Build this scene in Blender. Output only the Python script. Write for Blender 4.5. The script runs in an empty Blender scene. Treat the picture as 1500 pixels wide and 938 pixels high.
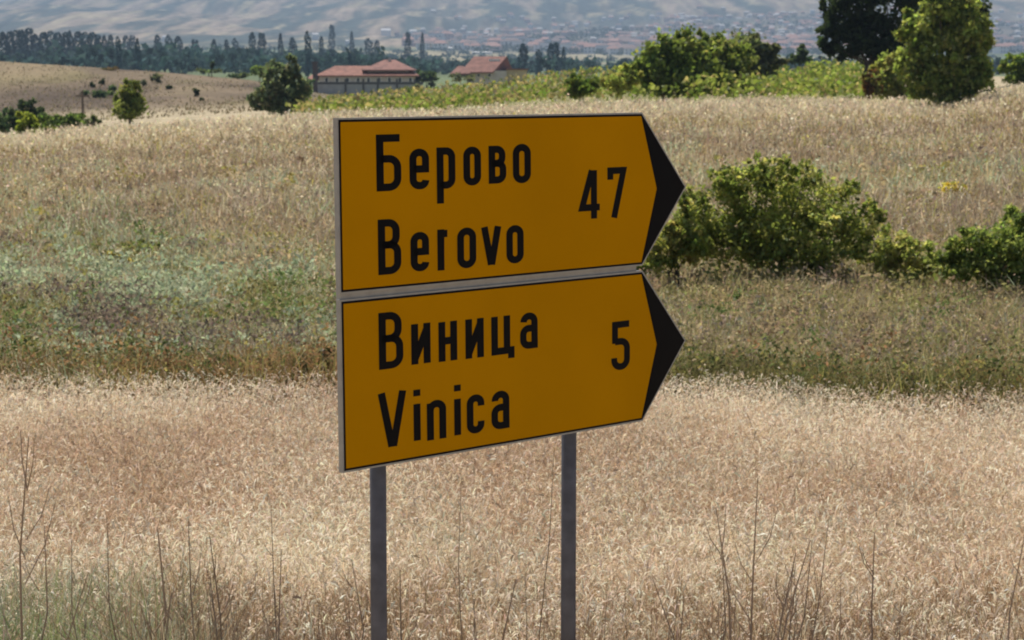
import bpy, math, zlib
import numpy as np

# ------------------------------------------------------------------ camera, sky, sun, exposure
F, CX, CY, HY = 3000.0, 750.0, 469.0, 112.0          # focal length etc. in units of a 1500 x 938 picture
TH = math.atan((CY - HY) / F)
CAMZ = 2.5
scene = bpy.context.scene
col = scene.collection
cam_d = bpy.data.cameras.new('camera'); cam = bpy.data.objects.new('camera', cam_d); col.objects.link(cam)
cam_d.sensor_width = 36.0; cam_d.lens = 36.0 * F / 1500.0
cam_d.clip_start = 0.1; cam_d.clip_end = 40000
cam.location = (0, 0, CAMZ); cam.rotation_euler = (math.pi / 2 - TH, 0, 0)
scene.camera = cam
cam_d.dof.use_dof = True; cam_d.dof.focus_distance = 6.1; cam_d.dof.aperture_fstop = 12.0

SUN_EL, SUN_AZ = math.radians(62), math.radians(-30)  # azimuth from +Y (view direction) towards +X
world = bpy.data.worlds.new('World'); scene.world = world; world.use_nodes = True
wn = world.node_tree; bg = wn.nodes['Background']
sky = wn.nodes.new('ShaderNodeTexSky'); sky.sky_type = 'NISHITA'; sky.sun_disc = False
sky.sun_elevation = SUN_EL; sky.sun_rotation = SUN_AZ; sky.air_density = 1.0; sky.dust_density = 1.6
wn.links.new(sky.outputs[0], bg.inputs[0]); bg.inputs[1].default_value = 0.075
sun_d = bpy.data.lights.new('sun', 'SUN'); sun = bpy.data.objects.new('sun', sun_d); col.objects.link(sun)
sun_d.energy = 4.6; sun_d.angle = math.radians(0.53); sun_d.color = (1.0, 0.95, 0.87)
sun.rotation_euler = (math.pi / 2 - SUN_EL, 0, math.pi - SUN_AZ)
sun.location = (0, 0, 60)
vs = scene.view_settings
vs.view_transform = 'Standard'; vs.look = 'None'; vs.exposure = 0.45; vs.gamma = 1.0
scene.render.film_transparent = False
scene.cycles.use_denoising = True
scene.cycles.max_bounces = 6; scene.cycles.volume_bounces = 0
scene.cycles.filter_width = 1.9
try:
    scene.render.filter_size = 1.9
except Exception:
    pass

# ------------------------------------------------------------------ helpers
rng = np.random.default_rng(7)
FW = np.array([0, math.cos(TH), -math.sin(TH)]); UP = np.array([0, math.sin(TH), math.cos(TH)])
CAM = np.array([0, 0, CAMZ])

def at(px, py, d):
    """world point at ground distance d (metres along +Y) seen in direction (px, py)"""
    r = np.array([(px - CX) / F, 0, 0]) + FW + UP * ((CY - py) / F)
    return CAM + r * (d / r[1])

def px_of(x, y, z):
    v = np.stack([np.asarray(x, float), np.asarray(y, float), np.asarray(z, float) - CAMZ], -1)
    dep = v @ FW
    return CX + F * v[..., 0] / dep, CY - F * (v @ UP) / dep

def z_of(py, d):
    a = (CY - np.asarray(py, float)) / F
    return CAMZ + np.asarray(d) * (FW[2] + UP[2] * a) / (FW[1] + UP[1] * a)

CT = math.cos(TH)
def smooth(x, a, b):
    t = np.clip((np.asarray(x, float) - a) / (b - a), 0, 1); return t * t * (3 - 2 * t)

def vnoise(x, y, seed=0):
    x = np.asarray(x, float); y = np.asarray(y, float)
    xi = np.floor(x).astype(np.int64); yi = np.floor(y).astype(np.int64); fx = x - xi; fy = y - yi
    def h(i, j):
        n = (i * 374761393 + j * 668265263 + seed * 1442695041) & 0xFFFFFFFF
        n = ((n ^ (n >> 13)) * 1274126177) & 0xFFFFFFFF
        return ((n ^ (n >> 16)) & 0xFFFF) / 65535.0
    sx = fx * fx * (3 - 2 * fx); sy = fy * fy * (3 - 2 * fy)
    a = h(xi, yi) * (1 - sx) + h(xi + 1, yi) * sx
    b = h(xi, yi + 1) * (1 - sx) + h(xi + 1, yi + 1) * sx
    return a * (1 - sy) + b * sy
def fbm(x, y, seed=0, o=4):
    s = 0; a = .5; t = 0
    for k in range(o):
        s = s + a * vnoise(np.asarray(x) * 2 ** k, np.asarray(y) * 2 ** k, seed + k * 17); t += a; a *= .5
    return s / t

def mesh_arrays(name, V, T, C=None, quads=False):
    V = np.ascontiguousarray(V, np.float32); T = np.ascontiguousarray(T, np.int32)
    k = T.shape[1]
    me = bpy.data.meshes.new(name)
    me.vertices.add(len(V)); me.vertices.foreach_set('co', V.ravel())
    me.loops.add(T.size); me.loops.foreach_set('vertex_index', T.ravel())
    me.polygons.add(len(T))
    me.polygons.foreach_set('loop_start', np.arange(0, T.size, k, dtype=np.int32))
    me.polygons.foreach_set('loop_total', np.full(len(T), k, np.int32))
    if C is not None:
        a = me.color_attributes.new('Col', 'FLOAT_COLOR', 'POINT')
        c4 = np.ones((len(V), 4), np.float32); c4[:, :3] = C
        a.data.foreach_set('color', c4.ravel())
    me.update(calc_edges=True)
    return me

def obj(name, me, mats, parent=None, loc=None):
    o = bpy.data.objects.new(name, me); col.objects.link(o)
    if me is not None and mats is not None:
        for m in (mats if isinstance(mats, (list, tuple)) else [mats]):
            if len(me.materials) < (len(mats) if isinstance(mats, (list, tuple)) else 1): me.materials.append(m)
    if parent is not None: o.parent = parent
    if loc is not None: o.location = loc
    return o

def tag(o, label, cat=None, group=None, kind=None):
    o['label'] = label
    if cat: o['category'] = cat
    if group: o['group'] = group
    if kind: o['kind'] = kind
    return o

def empty(name, loc):
    o = bpy.data.objects.new(name, None); col.objects.link(o); o.location = loc; o.empty_display_size = .2
    return o

class MB:
    """small mesh builder: boxes, prisms and tubes gathered into one mesh"""
    def __init__(s): s.v = []; s.f = []; s.m = []
    def add(s, v, f, m=0):
        b = len(s.v); s.v += [tuple(map(float, p)) for p in v]; s.f += [tuple(b + i for i in q) for q in f]; s.m += [m] * len(f)
    def box(s, x0, x1, y0, y1, z0, z1, m=0):
        v = [(x0, y0, z0), (x1, y0, z0), (x1, y1, z0), (x0, y1, z0), (x0, y0, z1), (x1, y0, z1), (x1, y1, z1), (x0, y1, z1)]
        s.add(v, [(0, 3, 2, 1), (4, 5, 6, 7), (0, 1, 5, 4), (1, 2, 6, 5), (2, 3, 7, 6), (3, 0, 4, 7)], m)
    def tube(s, pts, rad, n=6, m=0, cap=True):
        pts = [np.array(p, float) for p in pts]; rings = []
        for i, p in enumerate(pts):
            d = pts[min(i + 1, len(pts) - 1)] - pts[max(i - 1, 0)]; d /= np.linalg.norm(d) + 1e-9
            a = np.cross(d, (0, 0, 1) if abs(d[2]) < .9 else (1, 0, 0)); a /= np.linalg.norm(a); b = np.cross(d, a)
            r = rad[i] if isinstance(rad, (list, tuple)) else rad
            rings.append([p + r * (math.cos(2 * math.pi * k / n) * a + math.sin(2 * math.pi * k / n) * b) for k in range(n)])
        v = [q for r in rings for q in r]; f = []
        for i in range(len(pts) - 1):
            for k in range(n):
                f.append((i * n + k, i * n + (k + 1) % n, (i + 1) * n + (k + 1) % n, (i + 1) * n + k))
        if cap:
            f.append(tuple(range(n))[::-1]); f.append(tuple((len(pts) - 1) * n + k for k in range(n)))
        s.add(v, f, m)
    def mesh(s, name):
        me = bpy.data.meshes.new(name); me.from_pydata(s.v, [], s.f)
        me.polygons.foreach_set('material_index', s.m); me.update(); return me
    def build(s, name, mats, parent=None, loc=None, smooth_=False):
        me = s.mesh(name)
        if smooth_: me.polygons.foreach_set('use_smooth', [True] * len(me.polygons))
        return obj(name, me, mats, parent, loc)

# ------------------------------------------------------------------ materials
def mat(name):
    m = bpy.data.materials.new(name); m.use_nodes = True
    return m, m.node_tree, m.node_tree.nodes['Principled BSDF']

def plain(name, c, rough=.6, metal=0, nscale=0, namp=.15, bump=0, spec=.5):
    m, nt, b = mat(name); N = nt.nodes; L = nt.links
    b.inputs['Roughness'].default_value = rough; b.inputs['Metallic'].default_value = metal
    b.inputs['Specular IOR Level'].default_value = spec
    b.inputs['Base Color'].default_value = (*c, 1)
    if nscale:
        tc = N.new('ShaderNodeTexCoord'); nz = N.new('ShaderNodeTexNoise'); nz.inputs['Scale'].default_value = nscale
        nz.inputs['Detail'].default_value = 5
        L.new(tc.outputs['Object'], nz.inputs['Vector'])
        rp = N.new('ShaderNodeMapRange'); rp.inputs[1].default_value = .25; rp.inputs[2].default_value = .75
        rp.inputs[3].default_value = 1 - namp; rp.inputs[4].default_value = 1 + namp
        L.new(nz.outputs[0], rp.inputs[0])
        mx = N.new('ShaderNodeVectorMath'); mx.operation = 'SCALE'; mx.inputs[0].default_value = c
        L.new(rp.outputs[0], mx.inputs['Scale']); L.new(mx.outputs[0], b.inputs['Base Color'])
        if bump:
            bp = N.new('ShaderNodeBump'); bp.inputs['Strength'].default_value = bump; bp.inputs['Distance'].default_value = .01
            L.new(nz.outputs[0], bp.inputs['Height']); L.new(bp.outputs[0], b.inputs['Normal'])
    return m

def leafmat(name, trans=.35, gloss=.04, rough=.5, tint=(1, 1, 1)):
    m = bpy.data.materials.new(name); m.use_nodes = True; nt = m.node_tree; N = nt.nodes; L = nt.links
    N.clear(); out = N.new('ShaderNodeOutputMaterial'); at_ = N.new('ShaderNodeAttribute'); at_.attribute_name = 'Col'
    d = N.new('ShaderNodeBsdfDiffuse'); t = N.new('ShaderNodeBsdfTranslucent'); g = N.new('ShaderNodeBsdfGlossy')
    g.inputs['Roughness'].default_value = rough; g.inputs['Color'].default_value = (1, 1, 1, 1)
    L.new(at_.outputs['Color'], d.inputs['Color'])
    tw = N.new('ShaderNodeVectorMath'); tw.operation = 'MULTIPLY'; tw.inputs[1].default_value = tint; L.new(at_.outputs['Color'], tw.inputs[0])
    L.new(tw.outputs[0], t.inputs['Color'])
    m1 = N.new('ShaderNodeMixShader'); m1.inputs[0].default_value = trans; L.new(d.outputs[0], m1.inputs[1]); L.new(t.outputs[0], m1.inputs[2])
    m2 = N.new('ShaderNodeMixShader'); m2.inputs[0].default_value = gloss; L.new(m1.outputs[0], m2.inputs[1]); L.new(g.outputs[0], m2.inputs[2])
    L.new(m2.outputs[0], out.inputs[0]); return m

def groundmat(name, scale, amp, bump=0, stretch=(1, 1, 1), bdist=.1):
    """vertex land-cover colour times a fine world-space noise"""
    m, nt, b = mat(name); N = nt.nodes; L = nt.links
    b.inputs['Roughness'].default_value = .95; b.inputs['Specular IOR Level'].default_value = .1
    a = N.new('ShaderNodeAttribute'); a.attribute_name = 'Col'
    tc = N.new('ShaderNodeTexCoord'); mp = N.new('ShaderNodeMapping'); mp.inputs['Scale'].default_value = stretch
    L.new(tc.outputs['Object'], mp.inputs[0])
    nz = N.new('ShaderNodeTexNoise'); nz.inputs['Scale'].default_value = scale; nz.inputs['Detail'].default_value = 8
    nz.inputs['Roughness'].default_value = .65; L.new(mp.outputs[0], nz.inputs['Vector'])
    r = N.new('ShaderNodeMapRange'); r.inputs[1].default_value = .3; r.inputs[2].default_value = .7
    r.inputs[3].default_value = 1 - amp; r.inputs[4].default_value = 1 + amp; L.new(nz.outputs[0], r.inputs[0])
    v = N.new('ShaderNodeVectorMath'); v.operation = 'SCALE'; L.new(a.outputs['Color'], v.inputs[0]); L.new(r.outputs[0], v.inputs['Scale'])
    L.new(v.outputs[0], b.inputs['Base Color'])
    if bump:
        bp = N.new('ShaderNodeBump'); bp.inputs['Strength'].default_value = bump; bp.inputs['Distance'].default_value = bdist
        L.new(nz.outputs[0], bp.inputs['Height']); L.new(bp.outputs[0], b.inputs['Normal'])
    return m

M_straw = leafmat('straw', .45, .03, .5)
M_grass = leafmat('meadow_grass', .5, .0, .5, (1.08, 1.08, 1.0))
M_leaf = leafmat('leaves', .58, .01, .5, (1.68, 1.62, 1.0))
M_fleaf = leafmat('far_leaves', .3, .0)
M_bark = plain('bark', (.09, .065, .045), .9, nscale=14, namp=.4, bump=.5)
M_twig = leafmat('dry_twig', .0, .02)

# ------------------------------------------------------------------ terrain
PXC = np.array([-500, 0, 110, 250, 370, 440, 500, 600, 700, 800, 900, 1000, 1250, 1400, 1500, 2000], float)
ROWS = {   # distance: picture height of the bare ground at the columns above
    75:   [225, 211, 200, 193, 185, 181, 178, 175, 170, 167, 164, 162, 159, 160, 138, 126],
    110:  [230, 214, 203, 196, 188, 176, 171, 166, 158, 146, 138, 140, 140, 138, 118, 112],
    142:  [210, 197, 187, 178, 168, 160, 154, 146, 135, 122, 112, 110, 112, 112, 112, 108],
    185:  [165, 160, 156, 150, 150, 154, 156, 152, 148, 142, 134, 122, 118, 118, 117, 115],
    225:  [120, 118, 122, 128, 135, 146, 152, 150, 146, 138, 130, 121, 118, 118, 117, 115],
    262:  [84, 90, 97, 107, 118, 133, 142, 142, 138, 132, 126, 121, 118, 118, 117, 115],
    330:  [92, 98, 103, 110, 120, 132, 141, 141, 137, 131, 126, 121, 118, 118, 117, 115],
    600:  [108, 108, 108, 110, 112, 114, 115, 115, 115, 115, 114, 113, 112, 112, 112, 112],
    950:  [101, 101, 101, 101, 102, 103, 104, 105, 106, 106, 106, 106, 106, 106, 106, 106],
    1500: [95, 95, 95, 95, 95, 95, 95, 95, 95, 96, 98, 98, 98, 98, 98, 98],
    2200: [86, 86, 85, 85, 84, 84, 84, 85, 87, 88, 89, 89, 89, 89, 89, 88],
    3000: [74, 74, 72, 70, 68, 68, 69, 70, 74, 76, 78, 78, 77, 76, 75, 75],
    4000: [48, 48, 42, 42, 44, 45, 46, 48, 52, 54, 55, 55, 52, 50, 48, 45],
    5200: [24, 24, 16, 18, 22, 22, 20, 16, 22, 24, 24, 22, 16, 12, 8, 5],
    6600: [14, 10, -3, -2, -12, -14, -16, -20, -20, -16, -16, -22, -34, -40, -46, -60],
    8200: [30, 18, 20, 10, -8, -12, -16, -20, -24, -24, -26, -34, -48, -56, -62, -80],
}
RD = np.array(sorted(ROWS), float)
RZ = np.stack([z_of(np.array(ROWS[int(d)], float), d) for d in RD])

FE = 15.1
def field_edge(px):
    return FE - .65 * smooth(px, 1060, 1330)

def ground_z(x, y, rough=True):
    x = np.asarray(x, float); y = np.asarray(y, float); x, y = np.broadcast_arrays(x, y)
    yy = np.maximum(y, 15.0)
    px = np.clip(CX + F / CT * x / yy, PXC[0], PXC[-1])
    zt = np.stack([np.interp(px, PXC, RZ[k]) for k in range(len(RD))])
    i = np.clip(np.searchsorted(RD, yy) - 1, 0, len(RD) - 2)
    t = np.clip((yy - RD[i]) / (RD[i + 1] - RD[i]), 0, 1)
    ii = i[None]; z0 = np.take_along_axis(zt, ii, 0)[0]; z1 = np.take_along_axis(zt, ii + 1, 0)[0]
    z = z0 * (1 - t) + z1 * t
    near = zt[0] * (np.clip((yy - 15) / 60, 0, 1) ** .9)
    z = np.where(yy < 75, near, z)
    if rough:
        z = z + (fbm(x / 3.1, y / 3.1, 3) - .5) * .16 * smooth(y, 15, 22) * (1 - smooth(y, 300, 600))
        a = smooth(y, 2600, 5000)
        z = z + a * ((fbm(x / 420, y / 900, 11, 5) - .5) * 60 + (fbm(x / 140, y / 240, 12, 4) - .5) * 34)
    return z

P_rust = np.array((.34, .205, .10)); P_olive = np.array((.275, .25, .105)); P_sage = np.array((.38, .42, .275))
P_green = np.array((.18, .235, .08)); P_mauve = np.array((.33, .265, .205)); P_tan = np.array((.47, .37, .22))
P_dtan = np.array((.34, .255, .16)); P_cream = np.array((.60, .515, .375)); P_ylw = np.array((.38, .34, .11))

def land_colour(x, y):
    px = CX + F / CT * x / np.maximum(y, 15.0)
    n = x.size
    def mixc(c, new, w): return c * (1 - w[:, None]) + np.asarray(new)[None] * w[:, None]
    c = np.tile(np.array((.46, .34, .22)), (n, 1))                                   # straw field soil
    c = mixc(c, (.26, .215, .13), smooth(y, 14.9, 16.2))                                # meadow soil and thatch
    c = mixc(c, (.33, .26, .15), smooth(y, 30, 55))
    c = mixc(c, (.37, .305, .20), smooth(y, 60, 74))
    v = smooth(y, 82, 88) * smooth(px, 420, 520) * (1 - smooth(px, 1290, 1340))
    c = mixc(c, (.20, .19, .08), v)
    hill = smooth(y, 150, 185) * (1 - smooth(px, 430, 520))
    q = fbm(x / 22, y / 60, 5); q2 = fbm(x / 5, y / 16, 6)
    hc = np.array((.165, .124, .080))[None] * (.55 + .9 * q2[:, None])
    hc = hc + (smooth(q, .5, .62)[:, None]) * np.array((.03, .035, .0))[None] - (1 - smooth(q, .36, .50))[:, None] * np.array((.06, .046, .026))[None]
    top = smooth(y, 215, 250) * (1 - smooth(px, 60, 130))
    hc = hc * (1 - top[:, None]) + np.array((.22, .168, .10))[None] * top[:, None]
    c = c * (1 - hill[:, None]) + hc * hill[:, None]
    val = smooth(y, 300, 420)
    q = fbm(x / 120, y / 260, 21, 3)
    vc = np.where(q[:, None] > .52, np.array((.30, .26, .16))[None], np.array((.12, .15, .075))[None])
    vc = vc * (.8 + .4 * fbm(x / 30, y / 60, 22)[:, None])
    c = c * (1 - val[:, None]) + vc * val[:, None]
    mt = smooth(y, 2500, 3300)
    q = fbm(x / 52, y / 650, 31, 5); q2 = fbm(x / 20, y / 220, 33, 4)
    scrub = np.array((.05, .065, .05)); bare = np.array((.30, .23, .165)); pale = np.array((.36, .30, .18))
    w = smooth(q, .42, .60)[:, None]
    mc = scrub[None] * (1 - w) + bare[None] * w
    w2 = (smooth(q2, .58, .70) * .8)[:, None]; mc = mc * (1 - w2) + pale[None] * w2
    w3 = ((1 - smooth(q2, .30, .42)) * .75)[:, None]; mc = mc * (1 - w3) + scrub[None] * w3
    town = smooth(px, 560, 800) * (1 - smooth(y, 4600, 5400))
    mc = mc * (1 - .65 * town[:, None]) + np.array((.07, .08, .075))[None] * .65 * town[:, None]
    return c * (1 - mt[:, None]) + mc * mt[:, None]

def terrain(name, ds, label, material, ts):
    D, T = np.meshgrid(np.array(ds, float), ts, indexing='ij')
    X = T * (np.abs(D) + 40); Z = ground_z(X, D)
    V = np.stack([X, D, Z], -1).reshape(-1, 3)
    C = land_colour(X.ravel(), D.ravel())
    nr, nc = D.shape; i = np.arange((nr - 1) * (nc - 1)); r, c = i // (nc - 1), i % (nc - 1)
    T4 = np.stack([r * nc + c, r * nc + c + 1, (r + 1) * nc + c + 1, (r + 1) * nc + c], -1)
    me = mesh_arrays(name, V, T4, C); me.polygons.foreach_set('use_smooth', np.ones(len(T4), bool))
    o = obj(name, me, material); tag(o, label, kind='structure'); return o

ts = np.concatenate([np.linspace(-1.15, -.31, 22), np.linspace(-.30, .30, 241), np.linspace(.31, 1.15, 22)])
dn = np.concatenate([[-400, -150, -60, -20, 0, 5, 10, 13, 14.5, 15], np.arange(15.5, 76, .75), [76]])
terrain('ground', dn, 'dry straw field and rising weedy meadow', groundmat('ground_soil', 3.5, .45, .6), ts)
dm = np.concatenate([[76], np.arange(78, 340, 3.), np.geomspace(342, 600, 20)])
terrain('hillside', dm, 'bare tan grazing hill and vineyard slope', groundmat('hill_soil', .9, .35, .4), ts)
dv = np.geomspace(600, 2600, 60)
terrain('valley', dv, 'flat hazy valley of fields', groundmat('valley_land', .02, .3, 0), ts)
dmt = np.concatenate([np.geomspace(2600, 6600, 150), np.geomspace(6650, 9000, 20)])
terrain('mountain', dmt, 'hazy grey scrub covered mountainside beyond the valley', groundmat('mountain_land', .03, .6, .5, (1, .1, .3), 15), ts)

def ground_d(px, py, dmin, dmax):
    """distance at which the bare ground is seen at (px, py)"""
    ds = np.linspace(dmin, dmax, 600); x = (px - CX) / F * CT * ds
    _, qy = px_of(x, ds, ground_z(x, ds, False))
    k = np.where(qy <= py)[0]
    return float(ds[k[0]]) if len(k) else dmax

# ------------------------------------------------------------------ the road sign
def make_sign():
    o0 = CAM + np.array(SIGN_O)
    yaw, lean, roll = SIGN_R
    U = np.array([math.cos(yaw) * math.cos(roll), math.sin(yaw) * math.cos(roll), math.sin(roll)])
    Nn = np.array([math.sin(yaw), -math.cos(yaw), 0.0])
    Vd = np.array([0, 0, -1.0]) + lean * Nn; Vd -= U * Vd.dot(U); Vd /= np.linalg.norm(Vd)
    Nn = np.cross(U, -Vd); Nn = Nn if Nn[1] < 0 else -Nn            # towards the viewer
    W, TIP, H = SIGN_S
    def uv(px, py, off=0.0):
        r = np.array([(px - CX) / F, 0, 0]) + FW + UP * ((CY - py) / F)
        t = (o0 + Nn * off - CAM).dot(Nn) / r.dot(Nn); q = CAM + r * t - o0
        return q.dot(U), q.dot(Vd)
    zg = 0.0
    base = o0 + U * .55; base = np.array([base[0], base[1], zg])
    root = empty('road_sign', base)
    tag(root, 'yellow two panel direction sign pointing right on two grey posts', 'road sign')
    def w(u, v, n): return o0 + U * u + Vd * v + Nn * n - base
    def poly(name, pts, n0, n1, m, parent):
        """flat polygon in sign coordinates, from depth n0 (back) to n1 (front)"""
        k = len(pts); vv = [w(u, v, n1) for u, v in pts] + [w(u, v, n0) for u, v in pts]
        f = [tuple(range(k))[::-1], tuple(range(k, 2 * k))] + [(i, (i + 1) % k, k + (i + 1) % k, k + i) for i in range(k)]
        b = MB(); b.add(vv, f); return b.build(name, m, parent)
    M_alu = plain('aluminium', (.33, .325, .30), .6, .3, 30, .12)
    M_yel = plain('yellow_film', (.475, .218, .001), .6, 0, 2.2, .09, spec=.0)
    M_blk = plain('black_film', (.004, .004, .005), .5, 0, spec=.06)
    M_post = plain('grey_post_paint', (.082, .088, .112), .6, .1, 18, .35)
    def pent(v0, v1, e):
        vm = (v0 + v1) / 2; k = math.hypot(TIP, (v1 - v0) / 2); s = e * k / ((v1 - v0) / 2)
        sl = e * (k - TIP) / ((v1 - v0) / 2)
        return [(-e, v0 - e), (W + sl, v0 - e), (W + TIP + s, vm), (W + sl, v1 + e), (-e, v1 + e)]
    for (v0, v1, tipu) in ((0, H, 0), (1 - H, 1, 0)):
        pl = poly('sign_panel', pent(v0, v1, .0055), -.017, 0, M_alu, root)
        pl['label'] = ('upper yellow panel reading Берово Berovo 47' if v0 == 0 else 'lower yellow panel reading Виница Vinica 5')
        poly('black_border', pent(v0, v1, 0), 0, .0008, M_blk, pl)
        e = -.0065; P = pent(v0, v1, e); vm = (v0 + v1) / 2
        nx = W + TIP * .335
        yl = [P[0], (W - .004, v0 - e), (nx, vm), (W - .004, v1 + e), P[4]]
        poly('yellow_face', yl, .0008, .0016, M_yel, pl)
        poly('black_arrow_head', [(W + .002, v0 + .004), (W + TIP - .004, vm), (W + .002, v1 - .004), (nx + .003, vm)], .0010, .0017, M_blk, pl)
        for vr in (v0 + .12, v1 - .12):                       # stiffening rails on the back
            poly('back_rail', [(.03, vr - .02), (W - .02, vr - .02), (W - .02, vr + .02), (.03, vr + .02)], -.048, -.0175, M_alu, pl)
        letters = TOP_LETTERS if v0 == 0 else LOW_LETTERS
        for (ch, xl, xr, yt, yb) in letters:
            ym = (yt + yb) / 2; xm = (xl + xr) / 2
            u0 = uv(xl, ym)[0]; u1 = uv(xr, ym)[0]; a = uv(xm, yt)[1]; b_ = uv(xm, yb)[1]
            vv, ff = glyph(ch, u0, u1, a, b_)
            mb = MB(); mb.add([w(u, v, n) for (u, v, n) in vv], ff); mb.build('letter', M_blk, pl)
    # filler strip between the two panels
    poly('joining_strip', [(.004, H + .004), (W - .02, H + .004), (W - .02, 1 - H - .004), (.004, 1 - H - .004)], -.028, -.006, M_alu, root)
    for pxp, pyp, vt in ((558, 690, .02), (837, 640, .02)):
        u = uv(pxp, pyp, -.073)[0]
        top = w(u, vt, -.073); bot = top.copy(); bot[2] = -.35; bot = bot + np.array([(pxp < 700) * -.004, 0, 0])
        b = MB(); b.tube([bot, top], .0245, 20); ps = b.build('post', M_post, root, smooth_=False)
        ps.data.polygons.foreach_set('use_smooth', [len(p.vertices) == 4 for p in ps.data.polygons])
        for vr in (.12, H - .12, 1 - H + .12, .88):
            poly('clamp', [(u - .034, vr - .015), (u + .034, vr - .015), (u + .034, vr + .015), (u - .034, vr + .015)], -.1005, -.0485, M_alu, root)
    return root

SIGN_O = (-.4875, 5.7758, -.1215); SIGN_R = (.7727, .0112, -.0002); SIGN_S = (1.2671, .2117, .4865)
TOP_LETTERS = [('Б', 550.4, 587, 197, 280), ('e', 599, 628, 218, 277.6), ('р', 639, 666.5, 216, 298), ('o', 678, 704, 215, 272),
    ('в', 715, 741, 213.6, 269), ('o', 750.5, 777, 211, 268.6), ('B', 553, 587, 321, 402), ('e', 600.6, 628, 340, 397.6),
    ('r', 640, 660, 336, 396), ('o', 669, 697, 333.6, 393), ('v', 705, 733, 332, 388), ('o', 741, 766.5, 330, 386),
    ('4', 847, 880, 248, 322), ('7', 889, 917, 245, 320)]
LOW_LETTERS = [('B', 554, 590, 457, 540), ('и', 601.6, 630, 474, 533), ('н', 641.6, 669, 471, 529), ('и', 681, 708, 467, 524.6),
    ('ц', 719, 753, 463, 528), ('a', 761, 787, 458, 511), ('v', 554, 594, 574, 654), ('i', 605, 614, 569, 647), ('n', 624.6, 653, 586, 646),
    ('i', 664.5, 672.5, 562, 639), ('c', 683, 709, 578, 635), ('a', 719, 745.6, 572.6, 628.6), ('5', 894.6, 922, 470.6, 542)]
# strokes: list of (x, y, round?) with x right, y up, on the centre-line box of the letter
R_ = True
GLYPHS = {
 'Б': [[(.93, 1), (0, 1), (0, 0), (1, 0, R_), (1, .58, R_), (0, .58)]],
 'B': [[(0, .54), (1, .54, R_), (1, 0, R_), (0, 0), (0, 1), (.92, 1, R_), (.92, .541, R_), (0, .541)]],
 'в': [[(0, .54), (1, .54, R_), (1, 0, R_), (0, 0), (0, 1), (.93, 1, R_), (.93, .541, R_), (0, .541)]],
 'e': [[(0, .50), (1, .50), (1, 1, R_), (0, 1, R_), (0, 0, R_), (1, 0, R_), (1, .16)]],
 'р': [[(0, 0), (0, 1), (1, 1, R_), (1, .30, R_), (0, .30)]],
 'o': [[(.5, 0), (1, 0, R_), (1, 1, R_), (0, 1, R_), (0, 0, R_), (.5, 0)]],
 'r': [[(0, 0), (0, 1)], [(0, .72), (0, .98, R_), (1, .98)]],
 'v': [[(0, 1), (.43, 0)], [(1, 1), (.57, 0)], [(.30, -.005), (.70, -.005)]],
 'и': [[(0, 1), (0, 0)], [(1, 1), (1, 0)], [(.02, .06), (.98, .94)]],
 'н': [[(0, 1), (0, 0)], [(1, 1), (1, 0)], [(0, .52), (1, .52)]],
 'ц': [[(0, 1), (0, .16), (1, .16), (1, -.06)], [(.74, 1), (.74, .16)]],
 'a': [[(.04, .80), (.04, 1, R_), (1, 1, R_), (1, -.06)], [(1, .58), (0, .58, R_), (0, 0, R_), (1, 0)]],
 'i': [[(.5, -.06), (.5, .74)], [(.5, .91), (.5, 1.05)]],
 'n': [[(0, -.06), (0, 1.03)], [(0, .75), (0, 1, R_), (1, 1, R_), (1, -.06)]],
 'c': [[(1, .74), (1, 1, R_), (0, 1, R_), (0, 0, R_), (1, 0, R_), (1, .26)]],
 '4': [[(.62, 1.05), (.02, .20), (1.1, .20)], [(.74, 1.05), (.74, -.06)]],
 '7': [[(0, .80), (0, 1), (1, 1), (.28, -.06)]],
 '5': [[(.95, 1), (.07, 1), (.07, .56)], [(.07, .60), (1, .60, R_), (1, 0, R_), (0, 0, R_), (0, .22)]],
}
SU, SV = .0280, .0216
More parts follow.
